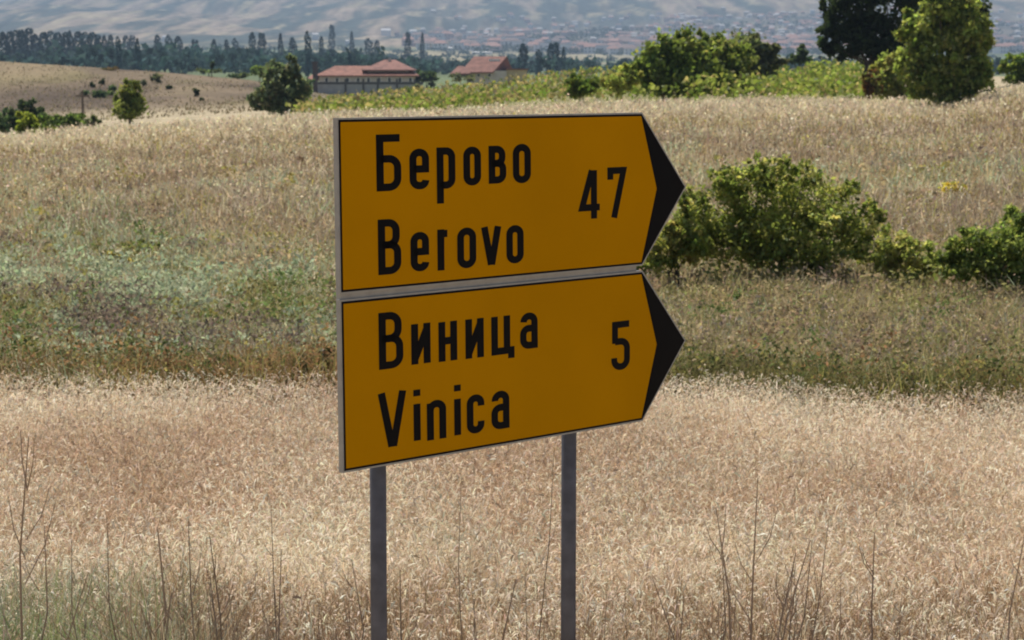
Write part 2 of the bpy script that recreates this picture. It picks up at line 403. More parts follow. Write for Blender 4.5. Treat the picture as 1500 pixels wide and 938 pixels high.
def glyph(ch, u0, u1, v0, v1):
    w = max(u1 - u0 - SU, 1e-4); h = v1 - v0 - SV
    k = SV / SU                                                # work in a space where the stroke is even
    V = []; Fc = []
    for si, path in enumerate(GLYPHS[ch]):
        P = [np.array([(p[0] * w) * k, p[1] * h]) for p in path]; rd = [len(p) > 2 for p in path]
        pts = []
        for i, p in enumerate(P):
            if rd[i] and 0 < i < len(P) - 1:
                a = P[i - 1] - p; b = P[i + 1] - p; la = np.linalg.norm(a); lb = np.linalg.norm(b); a /= la; b /= lb
                r = min(.5 * w * k * .98, .5 * la if rd[i - 1] else la, .5 * lb if rd[i + 1] else lb)
                for s in np.linspace(0, 1, 8):
                    th = s * math.pi / 2
                    pts.append(p + a * r * (1 - math.sin(th)) + b * r * (1 - math.cos(th)))
            else: pts.append(p)
        q = [pts[0]]
        for p in pts[1:]:
            if np.linalg.norm(p - q[-1]) > 1e-5: q.append(p)
        closed = np.linalg.norm(q[0] - q[-1]) < 1e-5
        if not closed:                                         # square ends reach the edge of the letter box
            for e, nb, pe in ((0, 1, path[0]), (-1, -2, path[-1])):
                if pe[1] in (0, 1):
                    dv = q[e] - q[nb]; q[e] = q[e] + dv / np.linalg.norm(dv) * SV / 2
        L = []; Rr = []
        for i in range(len(q)):
            d0 = q[i] - q[i - 1] if i else (q[-1] - q[-2] if closed else None)
            d1 = q[i + 1] - q[i] if i < len(q) - 1 else (q[1] - q[0] if closed else None)
            d0 = d1 if d0 is None else d0; d1 = d0 if d1 is None else d1
            d0 = d0 / np.linalg.norm(d0); d1 = d1 / np.linalg.norm(d1); t = d0 + d1
            t /= np.linalg.norm(t) + 1e-9; n = np.array([-t[1], t[0]])
            m = min(1 / max(np.dot(n, [-d0[1], d0[0]]), .35), 2.2)
            L.append(q[i] + n * m * SV / 2); Rr.append(q[i] - n * m * SV / 2)
        b = len(V); z = .0021 + si * .00025
        for l, r_ in zip(L, Rr):
            for e in (l, r_): V.append((u0 + SU / 2 + e[0] / k, v1 - SV / 2 - e[1], z))
        for i in range(len(q) - 1):
            Fc.append((b + 2 * i, b + 2 * i + 1, b + 2 * i + 3, b + 2 * i + 2))
    return V, Fc
make_sign()

# ------------------------------------------------------------------ grass and straw
def ribbons(B, az, h, lean, bend, wd, C, tipw=.15, tipcol=1.0):
    """curved three-triangle blades. B base (N,3); lean / bend are horizontal run at mid height and tip as shares of h"""
    n = len(B); dx = np.cos(az); dy = np.sin(az)
    fa = rng.uniform(0, np.pi, n); sx = np.cos(fa) * wd * .5; sy = np.sin(fa) * wd * .5
    V = np.zeros((n, 5, 3), np.float32)
    V[:, 0] = B + np.stack([sx * .8, sy * .8, 0 * sx], -1); V[:, 1] = B - np.stack([sx * .8, sy * .8, 0 * sx], -1)
    mid = B + np.stack([dx * lean * h, dy * lean * h, .55 * h], -1)
    V[:, 2] = mid + np.stack([sx, sy, 0 * sx], -1); V[:, 3] = mid - np.stack([sx, sy, 0 * sx], -1)
    V[:, 4] = B + np.stack([dx * bend * h, dy * bend * h, h * np.clip(1 - .18 * bend ** 2, .35, 1)], -1)
    k = np.arange(n)[:, None] * 5
    T = np.concatenate([k + np.array([[0, 1, 3]]), k + np.array([[0, 3, 2]]), k + np.array([[2, 3, 4]])])
    CC = np.repeat(C[:, None, :], 5, 1).astype(np.float32); CC[:, 4] *= tipcol
    return V.reshape(-1, 3), T, CC.reshape(-1, 3)

def ears(P, az, ln, droop, wd, C):
    """drooping seed heads: a curved strip of three segments from P"""
    n = len(P); d = np.stack([np.cos(az), np.sin(az)], -1); fa = az + np.pi / 2 + rng.normal(0, .6, n)
    s = np.stack([np.cos(fa) * wd * .5, np.sin(fa) * wd * .5, rng.normal(0, .3, n) * wd], -1)
    V = np.zeros((n, 6, 3), np.float32)
    for j, (q, ww) in enumerate(((0, .5), (.5, 1.), (1., .35))):
        c = P.copy(); c[:, :2] += d * (q * ln * .75)[:, None]; c[:, 2] += ln * (q * (1.0 - droop) - q * q * droop * .9)
        V[:, 2 * j] = c + s * ww; V[:, 2 * j + 1] = c - s * ww
    k = np.arange(n)[:, None] * 6
    T = np.concatenate([k + np.array([f]) for f in ((0, 1, 3), (0, 3, 2), (2, 3, 5), (2, 5, 4))])
    return V.reshape(-1, 3), T, np.repeat(C, 6, 0)

def join(parts):
    Vs, Ts, Cs = [], [], []; b = 0
    for V, T, C in parts: Vs.append(V); Ts.append(T + b); Cs.append(C); b += len(V)
    return np.concatenate(Vs), np.concatenate(Ts), np.concatenate(Cs)

def jitter(C, a=.18, b=.06):
    n = len(C); return np.clip(C * (1 + rng.normal(0, a, (n, 1))) * (1 + rng.normal(0, b, (n, 3))), .01, .9)

def field():
    S_cream = np.array((.86, .73, .54)); S_tan = np.array((.66, .51, .345)); S_brown = np.array((.48, .34, .215)); S_grey = np.array((.62, .555, .40))
    def spots(n, d0=7.6, d1=15.4):
        d = np.sqrt(rng.uniform(d0 ** 2, d1 ** 2, n)); x = rng.uniform(-1, 1, n) * (.27 * d + 1.6)
        edge = field_edge(CX + F / CT * x / d) + .5 * (fbm(x / 1.3, x * 0, 41) - .5)
        k = d < edge; return x[k], d[k]
    def colour(x, y, br):
        n = len(x); p = fbm(x / 1.1, y / 1.6, 51, 3); p2 = fbm(x / .5, y / .5, 52, 2)
        r = rng.random(n) + (p - .5) * 1.3 + br
        c = np.where((r > .72)[:, None], S_cream, np.where((r > .30)[:, None], S_tan, S_brown))
        g = (p2 > .60) & (rng.random(n) < .45); c = np.where(g[:, None], S_grey, c)
        return jitter(c, .16, .04)
    x, y = spots(102000); B = np.stack([x, y, np.zeros_like(x)], -1); n = len(x)
    a = ribbons(B, rng.uniform(0, 6.28, n), rng.uniform(.12, .34, n), rng.uniform(.1, .9, n), rng.uniform(.6, 2.2, n), rng.uniform(.003, .0065, n), colour(x, y, -.12))
    x, y = spots(150000); n = len(x); hh = np.clip(rng.normal(.25, .05, n), .08, .42) + .06 * (fbm(x / .7, y / .7, 53) - .5)
    P = np.stack([x, y, hh], -1)
    b = ears(P, rng.uniform(0, 6.28, n), rng.uniform(.022, .058, n), rng.uniform(.3, 1.25, n), rng.uniform(.0045, .0085, n), colour(x, y, .12))
    o = obj('straw_field', mesh_arrays('straw_field', *join([a, b])), M_straw)
    tag(o, 'ripe pale straw coloured crop filling the field behind the sign', 'crop', kind='stuff')
field()

def meadow():
    NT, NB = 44000, 6
    px = rng.uniform(-260, 1760, NT)
    iv = rng.uniform(1 / 80., 1 / 14.3, NT); d = 1 / iv
    m = NT // 5; d[:m] = rng.uniform(38, 79, m)                  # more tufts towards the crest
    x = (px - CX) / F * CT * d
    fe = field_edge(px) + .5 * (fbm(x / 1.3, x * 0, 41) - .5)
    d = np.where(d < fe, fe + rng.uniform(0, 1.2, NT) ** 2, d); x = (px - CX) / F * CT * d
    n1 = fbm(x / 2.6, d / 4.0, 61, 3); n2 = fbm(x / 1.0, d / 1.6, 62, 3); n3 = fbm(x / 6, d / 9, 63, 3)
    left = 1 - smooth(px, 480, 760)
    C = np.tile(P_tan, (NT, 1)).astype(float)
    def mixc(new, w):
        nonlocal C
        C = C * (1 - w[:, None]) + new[None] * w[:, None]
    def pick(p): return (rng.random(NT) < p).astype(float)
    mixc(P_dtan, pick(.10 + .75 * smooth(n1, .42, .62))); mixc(P_mauve, pick(.45 * smooth(n3, .45, .6)))
    mixc(P_ylw, pick(.18 * smooth(n2, .5, .65))); mixc(P_sage, pick(.35 * smooth(1 - n1, .45, .62) * (1 - smooth(d, 45, 60))))
    mixc(P_cream, pick(.22 + .75 * smooth(d, 52, 74)))
    sz = smooth(d, 15.9, 16.8) * (1 - smooth(d, 20, 27 + 11 * (1 - smooth(px, 180, 380)))) * (left * .95 + (1 - left) * .25)
    mixc(P_sage, pick(sz * (.20 + 1.0 * smooth(n1, .42, .56))))
    mixc(P_olive, pick(sz * .55 * smooth(n2, .46, .62))); mixc(P_mauve, pick(sz * .55 * smooth(1 - n2, .48, .62)))
    mixc(P_green, pick(sz * .65 * smooth(n3, .52, .62)))
    rz = (1 - left) * smooth(d, 15.6, 16.4) * (1 - smooth(d, 22, 27))
    mixc(P_mauve * .95, pick(rz * .35)); mixc(P_olive * 1.3, pick(rz * .40)); mixc(P_tan, pick(rz * .25))
    ed = np.exp(-((d - fe - .3) / np.where(left > .5, .95, .8)) ** 2)
    mixc(P_rust, pick(ed * left * (.35 + .6 * smooth(n1, .4, .6)))); mixc(P_olive * .8, pick(ed * (.30 + .65 * (1 - left)))); mixc(P_ylw, pick(ed * .12))
    H = .19 + .24 * n2 + .10 * ed + .10 * smooth(d, 55, 75) - .09 * sz * left - .03 * sz
    H *= rng.uniform(.7, 1.25, NT)
    z = ground_z(x, d)
    rep = lambda a: np.repeat(a, NB, 0)
    n = NT * NB; spread = .05 + .0022 * rep(d)
    bx = rep(x) + rng.normal(0, 1, n) * spread; by = rep(d) + rng.normal(0, 1, n) * spread
    by = np.maximum(by, rep(fe) - .08)
    B = np.stack([bx, by, ground_z(bx, by) - .02], -1)
    wd = .00050 * rep(d) * rng.uniform(.6, 1.5, n)
    CC = jitter(rep(C), .17, .05)
    r = ribbons(B, rng.uniform(0, 6.28, n), rep(H) * rng.uniform(.5, 1.2, n), rng.uniform(0, .35, n), rng.uniform(.1, .9, n), wd, CC, tipcol=1.12)
    # seed heads and small leaves in the upper part of the tufts
    m = NT * 2; ii = rng.integers(0, NT, m)
    P = np.stack([x[ii] + rng.normal(0, .10, m) * (1 + d[ii] / 40), d[ii] + rng.normal(0, .10, m), z[ii] + H[ii] * rng.uniform(.45, 1.0, m)], -1)
    hc = jitter(C[ii] * 1.12, .22, .07)
    lf = leafcloud_arrays(P, .00065 * d[ii] * rng.uniform(.7, 1.6, m), hc)
    # low leafy weeds: rounded tufts in patches of their own colour
    parts = [r, lf]; nf = 2600
    fp = rng.uniform(-250, 1750, nf); fd = 1 / rng.uniform(1 / 46., 1 / 15.0, nf); fd = np.maximum(fd, field_edge(fp) + .35)
    fd[-520:] = field_edge(fp[-520:]) + rng.uniform(.05, .9, 520)
    fx = (fp - CX) / F * CT * fd; k1 = fbm(fx / 1.7, fd / 3.0, 66, 3); k2 = fbm(fx / 1.2, fd / 2.2, 67, 3); fz = ground_z(fx, fd)
    for a in range(nf):
        lft = fp[a] < 620; dd = fd[a]; gap_ = dd - field_edge(fp[a]); near = gap_ < (1.05 if lft else .75)
        tanz = dd > (30 if fp[a] < 300 else 23.5)
        if rng.random() > (.5 if tanz else 1.0): continue
        u = rng.random()
        if near: base = (P_rust * 1.05, P_olive * (.8 if lft else .62), P_ylw * .9, P_green * .6)[int(rng.choice(4, p=[.40, .25, .10, .25] if lft else [.08, .50, .12, .30]))]
        elif tanz: base = (P_dtan, P_tan, P_mauve, P_ylw)[int(rng.choice(4, p=[.35, .4, .15, .1]))]
        elif not lft: base = (P_dtan, P_olive * 1.1, P_mauve, P_tan * .85, P_green)[int(rng.choice(5, p=[.27, .30, .15, .20, .08]))]
        elif gap_ < 2.3 and u < .75: base = P_sage * 1.08
        elif k1[a] > .55: base = P_sage * 1.1
        elif k2[a] < .42: base = P_mauve * .72
        elif k2[a] > .57: base = P_olive if u < .6 else P_green
        else: base = (P_sage * .92, P_green, P_dtan, P_ylw * .8)[int(rng.choice(4, p=[.50, .17, .23, .10]))]
        m = int(80 if dd < 27 else 40); rx = rng.uniform(.18, .42) * (1.25 if lft and not near else 1); rz = rng.uniform(.13, .27) * (rng.uniform(.6, 1.75) if near else 1)
        P, i = lump_points(np.array([fx[a], dd, fz[a] + rz * .8]), np.array([rx, rx, rz]), m, 9, .24)
        P[:, 2] = np.maximum(P[:, 2], fz[a] + .01)
        parts.append(leafcloud_arrays(P, .0012 * dd * rng.uniform(.6, 1.5, m), jitter(np.tile(base, (m, 1)), .16, .05), .5))
    o = obj('meadow_grass', mesh_arrays('meadow_grass', *join(parts)), M_grass)
    tag(o, 'dry tan and grey green meadow grass and weeds on the slope', 'meadow', kind='stuff')

def lump_points(c, r, n, nsub, k=.30):
    """leaves in small clumps spread through an ellipsoid, thicker towards its surface"""
    u = rng.normal(0, 1, (nsub, 3)); u /= np.linalg.norm(u, axis=1, keepdims=True)
    s = u * (rng.uniform(.25, 1, (nsub, 1)) ** .5) * .86
    i = rng.integers(0, nsub, n)
    p = s[i] + rng.normal(0, k, (n, 3)) * rng.uniform(.35, 1.0, nsub)[i][:, None]
    return c + p * r, i

def leafcloud_arrays(P, size, C, ratio=.55):
    n = len(P); a = rng.normal(0, 1, (n, 3)); a /= np.linalg.norm(a, axis=1, keepdims=True)
    b = rng.normal(0, 1, (n, 3)); b -= a * (a * b).sum(1, keepdims=True); b /= np.linalg.norm(b, axis=1, keepdims=True)
    a = a * size[:, None]; b = b * (size * ratio)[:, None]
    V = np.stack([P + a, P + b, P - a, P - b], 1).reshape(-1, 3)
    k = np.arange(n)[:, None] * 4
    T = np.concatenate([k + np.array([[0, 1, 2]]), k + np.array([[0, 2, 3]])])
    return V, T, np.repeat(C, 4, 0)
meadow()

def verge():
    NT, NB = 7400, 9
    d = rng.uniform(6.6, 9.3, NT); px = rng.uniform(-350, 1850, NT); x = (px - CX) / F * CT * d
    n1 = fbm(x / .5, d / .5, 71, 3)
    left = 1 - smooth(px, 110, 330)
    C = np.tile(np.array((.36, .25, .15)), (NT, 1))
    def mixc(new, p):
        nonlocal C
        k = rng.random(NT) < p; C[k] = new
    dk = np.exp(-((px - 330) / 130.) ** 2)
    mixc((.27, .185, .12), .16 + .35 * smooth(n1, .42, .6) + .35 * dk); mixc((.66, .52, .36), .28); mixc((.42, .44, .30), .66 * left); mixc((.27, .32, .13), .55 * left * smooth(n1, .42, .58))
    H = .22 + .22 * n1 + .03 * left + .10 * np.exp(-((px - 240) / 110.) ** 2)
    H = H * np.clip(1.25 - (d - 6.6) * .2, .6, 1.3) * rng.uniform(.6, 1.3, NT)
    keep = rng.random(NT) < (.45 + .55 * np.clip(left + np.exp(-((px - 330) / 200.) ** 2) + .5 * smooth(n1, .45, .6), 0, 1))
    d, x, C, H = d[keep], x[keep], C[keep], H[keep]; NT = len(d)
    rep = lambda a: np.repeat(a, NB, 0); n = NT * NB
    B = np.stack([rep(x) + rng.normal(0, .03, n), rep(d) + rng.normal(0, .03, n), np.zeros(n)], -1)
    r = ribbons(B, rng.uniform(0, 6.28, n), rep(H) * rng.uniform(.5, 1.2, n), rng.uniform(0, .25, n), rng.uniform(.05, .8, n), rng.uniform(.0025, .006, n), jitter(rep(C), .2, .05))
    o = obj('verge_grass', mesh_arrays('verge_grass', *r), M_grass)
    tag(o, 'coarse brown and grey green roadside grass along the near edge', 'grass', kind='stuff')
verge()

# ------------------------------------------------------------------ trees and shrubs
def limbs(base, targets, r0, stems=1):
    b = MB(); base = np.array(base, float)
    for s in range(stems):
        o = base + (rng.normal(0, r0 * 2.2, 3) * [1, 1, 0] if stems > 1 else 0)
        mean = np.mean([t for t in targets], 0); fork = o * .55 + mean * .45; fork[:2] = o[:2] * .7 + mean[:2] * .3 + rng.normal(0, r0, 2)
        mid = (o + fork) / 2 + rng.normal(0, r0 * .6, 3) * [1, 1, 0]
        rr = r0 / math.sqrt(stems)
        b.tube([o - [0, 0, .15], o + [0, 0, .02], mid, fork], [rr * 1.35, rr * 1.1, rr * .85, rr * .7], 7)
        for k, t in enumerate(targets):
            if stems > 1 and k % stems != s and len(targets) >= stems: continue
            st = mid * .3 + fork * .7; m2 = (st + t) / 2 + rng.normal(0, .08, 3) * np.linalg.norm(t - st)
            b.tube([st, m2, t], [rr * .55, rr * .38, rr * .12], 5)
    return b

def plant(name, label, cat, d, base_px, lumps, nleaf, leaf, pal, group=None, r0=.03, stems=3, depth=.9, mat_=None, ratio=.55, fill=True, base_py=None):
    """lumps: (px, py, rx, ry[, dd]) in picture units at distance d; leaf in picture units"""
    global rng
    keep_rng = rng; rng = np.random.default_rng(zlib.crc32(label.encode()))   # each plant keeps its own shape
    s = d / F; pts = []; cols = []; tg = []
    x0 = (base_px - CX) / F * CT * d; z0 = float(ground_z(x0, d)); base = np.array([x0, d, z0])
    root = empty(name, base); tag(root, label, cat, group)
    tot = sum(l[2] * l[3] for l in lumps); pal = [np.array(p, float) for p in pal]
    big = []
    for l in lumps:
        big.append(l)
        if l[2] * l[3] > 120:
            for q in range(4):
                a = rng.uniform(-.5, math.pi + .5); f = rng.uniform(.20, .34)
                big.append((l[0] + math.cos(a) * l[2] * rng.uniform(.85, 1.12), l[1] - math.sin(a) * l[3] * rng.uniform(.85, 1.12), l[2] * f, l[3] * f * 1.1, (l[4] if len(l) > 4 else 0) + rng.normal(0, .5) * l[2] * s))
    for l in big:
        dd = l[4] if len(l) > 4 else 0
        c = at(l[0], l[1], d + dd); r = np.array([l[2] * s, max(l[2] * s * depth, .05), l[3] * s]); n = max(24, int(nleaf * l[2] * l[3] / tot))
        ns = max(8, int(n / 55)); P, i = lump_points(c, r, n, ns, .24)
        cc = np.array([pal[k] for k in rng.integers(0, len(pal), ns)]) * rng.uniform(.75, 1.25, (ns, 1))
        pts.append(P); cols.append(cc[i]); (l in lumps) and tg.append(c + np.array([0, 0, r[2] * .3]) - base)
    P = np.concatenate(pts); C = jitter(np.concatenate(cols), .16, .06)
    k = P[:, 2] > ground_z(P[:, 0], P[:, 1]) + .01; P, C = P[k], C[k]
    me = mesh_arrays('crown', *leafcloud_arrays(P - base, leaf * s * rng.uniform(.6, 1.35, len(P)), C, ratio))
    obj('crown' if cat == 'tree' else 'foliage', me, mat_ or M_leaf, root)
    limbs((0, 0, 0), tg, r0, stems).build('trunk' if cat == 'tree' else 'stem', M_bark, root, smooth_=True)
    rng = keep_rng
    return root

G_mid = [(.15, .21, .05), (.19, .24, .06), (.12, .17, .045)]
G_yel = [(.26, .29, .08), (.21, .26, .07), (.30, .29, .11)]
G_dark = [(.035, .055, .025), (.05, .07, .03), (.03, .045, .025)]
G_blue = [(.07, .11, .06), (.09, .12, .06), (.06, .10, .05)]
G_grey = [(.13, .15, .09), (.11, .13, .07), (.15, .16, .10)]

plant('shrub', 'large round dark green shrub right of the upper arrow tip', 'shrub', 22.0, 1140,
      [(1050, 316, 48, 52), (1112, 292, 62, 58), (1170, 298, 50, 54, .3), (1215, 314, 54, 46), (1262, 335, 36, 42), (1025, 345, 36, 40), (1140, 345, 100, 44), (1180, 262, 24, 20), (1075, 268, 36, 26), (1130, 250, 22, 16), (1080, 368, 62, 34), (1205, 370, 66, 32), (1140, 378, 84, 28)],
      18000, 3.8, [(.23, .27, .08), (.16, .20, .055), (.31, .33, .11), (.14, .17, .05), (.36, .36, .15)], r0=.05, stems=5)
plant('shrub', 'yellow green bush peeping out beside the lower edge of the upper arrow', 'shrub', 21.6, 985,
      [(972, 366, 28, 38), (1000, 326, 24, 34), (1015, 362, 26, 30), (950, 390, 22, 22)], 4200, 3.8, [(.24, .27, .08), (.16, .20, .05), (.33, .31, .12)], r0=.025)
plant('shrub', 'low straggling yellow green bush between the two big shrubs', 'shrub', 21.6, 1320,
      [(1305, 362, 32, 26), (1345, 376, 34, 20), (1290, 380, 34, 26), (1378, 394, 34, 16), (1330, 396, 46, 16)], 3600, 3.8, [(.29, .32, .11), (.22, .26, .08), (.35, .34, .15)], r0=.02)
plant('shrub', 'dense green shrub cut by the right edge of the picture', 'shrub', 20.6, 1455,
      [(1440, 370, 48, 36), (1492, 362, 48, 42), (1405, 390, 34, 26), (1470, 398, 62, 30), (1540, 370, 50, 42)], 12000, 3.8, [(.16, .21, .06), (.21, .26, .08), (.13, .17, .05), (.25, .29, .10)], r0=.04, stems=4)
plant('flowering_plant', 'yellow flowering plant in the dry grass right of the large shrub', 'plant', ground_d(1400, 295, 20, 70), 1400,
      [(1394, 275, 20, 7), (1412, 280, 14, 6), (1404, 272, 12, 6)], 420, 2.6, [(.58, .49, .10), (.52, .45, .12), (.36, .35, .13)], r0=.012)
plant('weed', 'small dark green weed at the field edge left of the sign', 'plant', 15.5, 330,
      [(330, 540, 17, 17), (318, 550, 12, 10)], 420, 5, [(.07, .09, .03), (.10, .11, .03)], r0=.008)
plant('weed', 'dark leafy weed at the field edge under the rust coloured stand', 'plant', 15.4, 455,
      [(455, 535, 22, 16), (475, 530, 14, 18)], 420, 5, [(.10, .10, .05), (.13, .12, .05)], r0=.008)
plant('weed', 'bright green leafy clump amid the grey green weeds', 'plant', ground_d(205, 386, 16, 60), 205,
      [(205, 366, 24, 14), (232, 366, 18, 11), (218, 376, 30, 12)], 600, 4, [(.22, .27, .09), (.17, .22, .07), (.26, .28, .13)], r0=.008)
plant('weed', 'yellowish weed beside the bright green clump in the meadow', 'plant', ground_d(170, 400, 16, 60), 170,
      [(165, 382, 18, 11), (185, 389, 14, 9)], 300, 3.6, [(.36, .31, .10), (.30, .28, .11)], r0=.008)

plant('tree', 'bright green bushy tree standing on the crest at the right', 'tree', 73, 1385,
      [(1390, 16, 38, 28), (1350, 44, 30, 30), (1412, 46, 38, 34), (1374, 76, 46, 36), (1430, 92, 26, 32), (1338, 98, 26, 28), (1390, 112, 50, 26), (1380, -16, 26, 22), (1437, 62, 18, 24), (1415, 12, 22, 22), (1350, 126, 26, 20), (1428, 128, 28, 20), (1390, 134, 54, 18)],
      18000, 4.2, [(.20, .26, .07), (.25, .30, .085), (.16, .21, .055), (.30, .33, .12)], r0=.13, stems=3)
plant('tree', 'tall dark tree behind the bright green one, its top out of view', 'tree', 104, 1262,
      [(1222, 62, 24, 26), (1240, 18, 34, 44), (1285, 55, 40, 34), (1236, 74, 26, 18), (1268, 72, 30, 20), (1305, 78, 30, 20), (1300, 10, 55, 45), (1265, -40, 60, 45), (1222, 22, 18, 34), (1345, -30, 70, 50), (1400, 0, 42, 46), (1425, 20, 20, 36), (1310, 70, 26, 22)],
      15000, 4.4, G_dark, r0=.17, stems=2)
plant('bush', 'tallest bush of the green clump left of the big trees', 'bush', 90, 1008,
      [(1010, 64, 20, 22), (1002, 88, 34, 34), (1028, 104, 36, 32), (990, 116, 34, 24)], 6000, 4.2, [(.22, .27, .07), (.15, .20, .05), (.29, .31, .10)], r0=.06)
plant('bush', 'dark based round bush at the left of the green clump', 'bush', 88, 968,
      [(964, 98, 32, 34), (985, 82, 28, 28), (948, 114, 20, 24), (978, 116, 40, 24)], 6000, 4.2, [(.15, .21, .05), (.20, .25, .07), (.11, .16, .045)], r0=.06)
plant('bush', 'green bush in the middle of the clump with a rounded top', 'bush', 92, 1062,
      [(1052, 76, 30, 28), (1076, 94, 32, 32), (1044, 106, 36, 30)], 5600, 4.2, [(.18, .23, .06), (.12, .16, .045), (.23, .25, .09)], r0=.06)
plant('bush', 'grey green bush at the right end of the clump', 'bush', 102, 1098,
      [(1090, 78, 30, 28), (1116, 86, 30, 24), (1100, 102, 40, 24)], 5200, 4.0, G_grey, r0=.06)
plant('bush', 'small dark green bush above the middle of the upper panel', 'bush', 80, 856,
      [(855, 126, 22, 18), (840, 132, 14, 13)], 1500, 3.8, [(.09, .14, .03), (.13, .17, .04)], r0=.03)
plant('bush', 'pale green low bush between the small dark bush and the clump', 'bush', 83, 906,
      [(908, 120, 24, 18), (925, 108, 14, 16)], 1500, 3.8, G_yel, r0=.03)
plant('tree', 'small dark round tree on the far skyline right of the bush clump', 'tree', 175, 1174,
      [(1175, 82, 12, 12), (1160, 88, 10, 6)], 700, 3.2, [(.05, .08, .04), (.06, .09, .04)], r0=.08, stems=1)
plant('bush', 'pale green bush at the left foot of the bright tree', 'bush', 84, 1300,
      [(1302, 98, 20, 18), (1318, 110, 18, 18), (1300, 128, 24, 20), (1322, 136, 20, 18)], 2800, 4.2, G_yel, r0=.03)
plant('bush', 'small reddish brown bush beside the vines at the right', 'bush', 83, 1275,
      [(1276, 114, 11, 11), (1277, 132, 13, 16)], 800, 3.8, [(.14, .08, .035), (.12, .12, .04)], r0=.02)
plant('bush', 'green bush on the crest at the right edge', 'bush', 100, 1492,
      [(1490, 92, 20, 14), (1520, 92, 24, 16), (1488, 110, 24, 16), (1520, 112, 30, 18)], 2200, 4.0, G_mid, r0=.03)

plant('tree', 'grey green tree beside the long red roofed house', 'tree', 118, 412,
      [(402, 114, 20, 20), (426, 104, 14, 20), (414, 136, 32, 26), (386, 142, 18, 20), (440, 128, 18, 16), (410, 154, 32, 16)], 5200, 3.4, [(.14, .18, .11), (.11, .15, .09), (.19, .21, .13)], r0=.12, stems=2)
plant('tree', 'small solitary tree at the brow of the meadow on the left', 'tree', 98, 191,
      [(190, 136, 16, 16), (193, 158, 24, 20)], 2800, 3.2, [(.15, .19, .05), (.20, .22, .07), (.10, .13, .04)], r0=.08, stems=1)
plant('bush', 'dark pointed bush behind the bright one at the far left', 'bush', 112, 40, [(41, 160, 16, 15), (40, 178, 26, 16)], 1700, 3.4, [(.05, .08, .05), (.07, .10, .05)])
plant('bush', 'bluish green bush cut by the left edge', 'bush', 110, 10, [(8, 180, 26, 16), (20, 172, 15, 14), (-25, 178, 28, 18)], 1900, 3.4, G_blue)
plant('bush', 'bright yellow green bush in front at the far left', 'bush', 86, 36, [(36, 182, 16, 16), (38, 200, 14, 12)], 1300, 3.8, [(.20, .24, .04), (.15, .20, .035)])
plant('bush', 'wide low green bush by the wooden post', 'bush', 104, 96, [(95, 176, 26, 14), (72, 184, 20, 12), (114, 184, 18, 11)], 2200, 3.2, [(.10, .15, .04), (.08, .12, .04)])
plant('bush', 'little grey green bush right of the wooden post', 'bush', 104, 137, [(137, 180, 11, 10)], 500, 3.2, [(.10, .12, .07), (.08, .11, .05)])
plant('bush', 'low bright bush half sunk in grass right of the front one', 'bush', 84, 72, [(72, 196, 20, 9)], 700, 3.4, [(.19, .21, .05), (.15, .18, .05)])
# scattered shrubs over the bare hill
for (px, py, rx, ry, lab, pal) in (
        (135, 124, 4.5, 5, 'left of two tiny dark shrubs high on the bare hill', G_dark), (150, 121, 4.5, 5, 'right of two tiny dark shrubs high on the bare hill', G_dark),
        (146, 137, 17, 7, 'wide low shrub on the hill above the wooden post', G_blue), (165, 132, 7, 9, 'upright shrub at the right end of the wide hill shrub', G_blue),
        (124, 136, 7, 5, 'small shrub at the left end of the wide hill shrub', G_blue),
        (210, 121, 4.5, 6, 'narrow dark shrub just above the solitary tree', G_grey), (229, 115, 9, 7, 'roundish grey green shrub near the hilltop', G_grey),
        (247, 128, 4.5, 4.5, 'tiny shrub right of the solitary tree', G_dark), (287, 136, 5.5, 6, 'isolated dark shrub in the middle of the bare hill', G_dark),
        (296, 146, 3, 2.5, 'very small shrub below the isolated dark one', G_dark), (306, 103, 17, 4, 'flat dark thicket on the ridge of the bare hill', G_blue),
        (350, 110, 20, 5, 'low thicket where the ridge runs down to the right', G_blue), (380, 103, 14, 8, 'olive bush behind the grey green tree', G_mid),
        (166, 101, 14, 3, 'flat reddish scrub under the thin poplars', [(.14, .10, .06), (.10, .09, .05)]), (312, 97, 4, 7, 'upright dark bush on the ridge', G_dark)):
    dd = ground_d(px, py + ry * .9, 150, 262)
    plant('hill_shrub', lab, 'shrub', dd, px, [(px, py, rx, ry)], max(90, int(rx * ry * 5)), 2.4, pal, group='shrubs on the bare hill', r0=.05, stems=2)

def hill_grass():
    n = 11000; px = rng.uniform(-200, 520, n); d = rng.uniform(150, 263, n); x = (px - CX) / F * CT * d
    q = fbm(x / 10, d / 22, 85, 3); k = q > rng.uniform(.3, .62, n); x, d, q = x[k], d[k], q[k]; n = len(x)
    B = np.stack([x, d, ground_z(x, d) - .02], -1); pal = np.array([(.22, .17, .105), (.28, .22, .14), (.18, .155, .09), (.25, .22, .13)])
    C = jitter(pal[rng.integers(0, 4, n)], .2, .05)
    r = ribbons(B, rng.uniform(0, 6.28, n), rng.uniform(.10, .28, n), rng.uniform(0, .4, n), rng.uniform(.2, 1, n), rng.uniform(.06, .16, n), C)
    o = obj('hill_grass', mesh_arrays('hill_grass', *r), M_grass); tag(o, 'short dry grass tufts over the bare tan hill', 'grass', kind='stuff')
hill_grass()

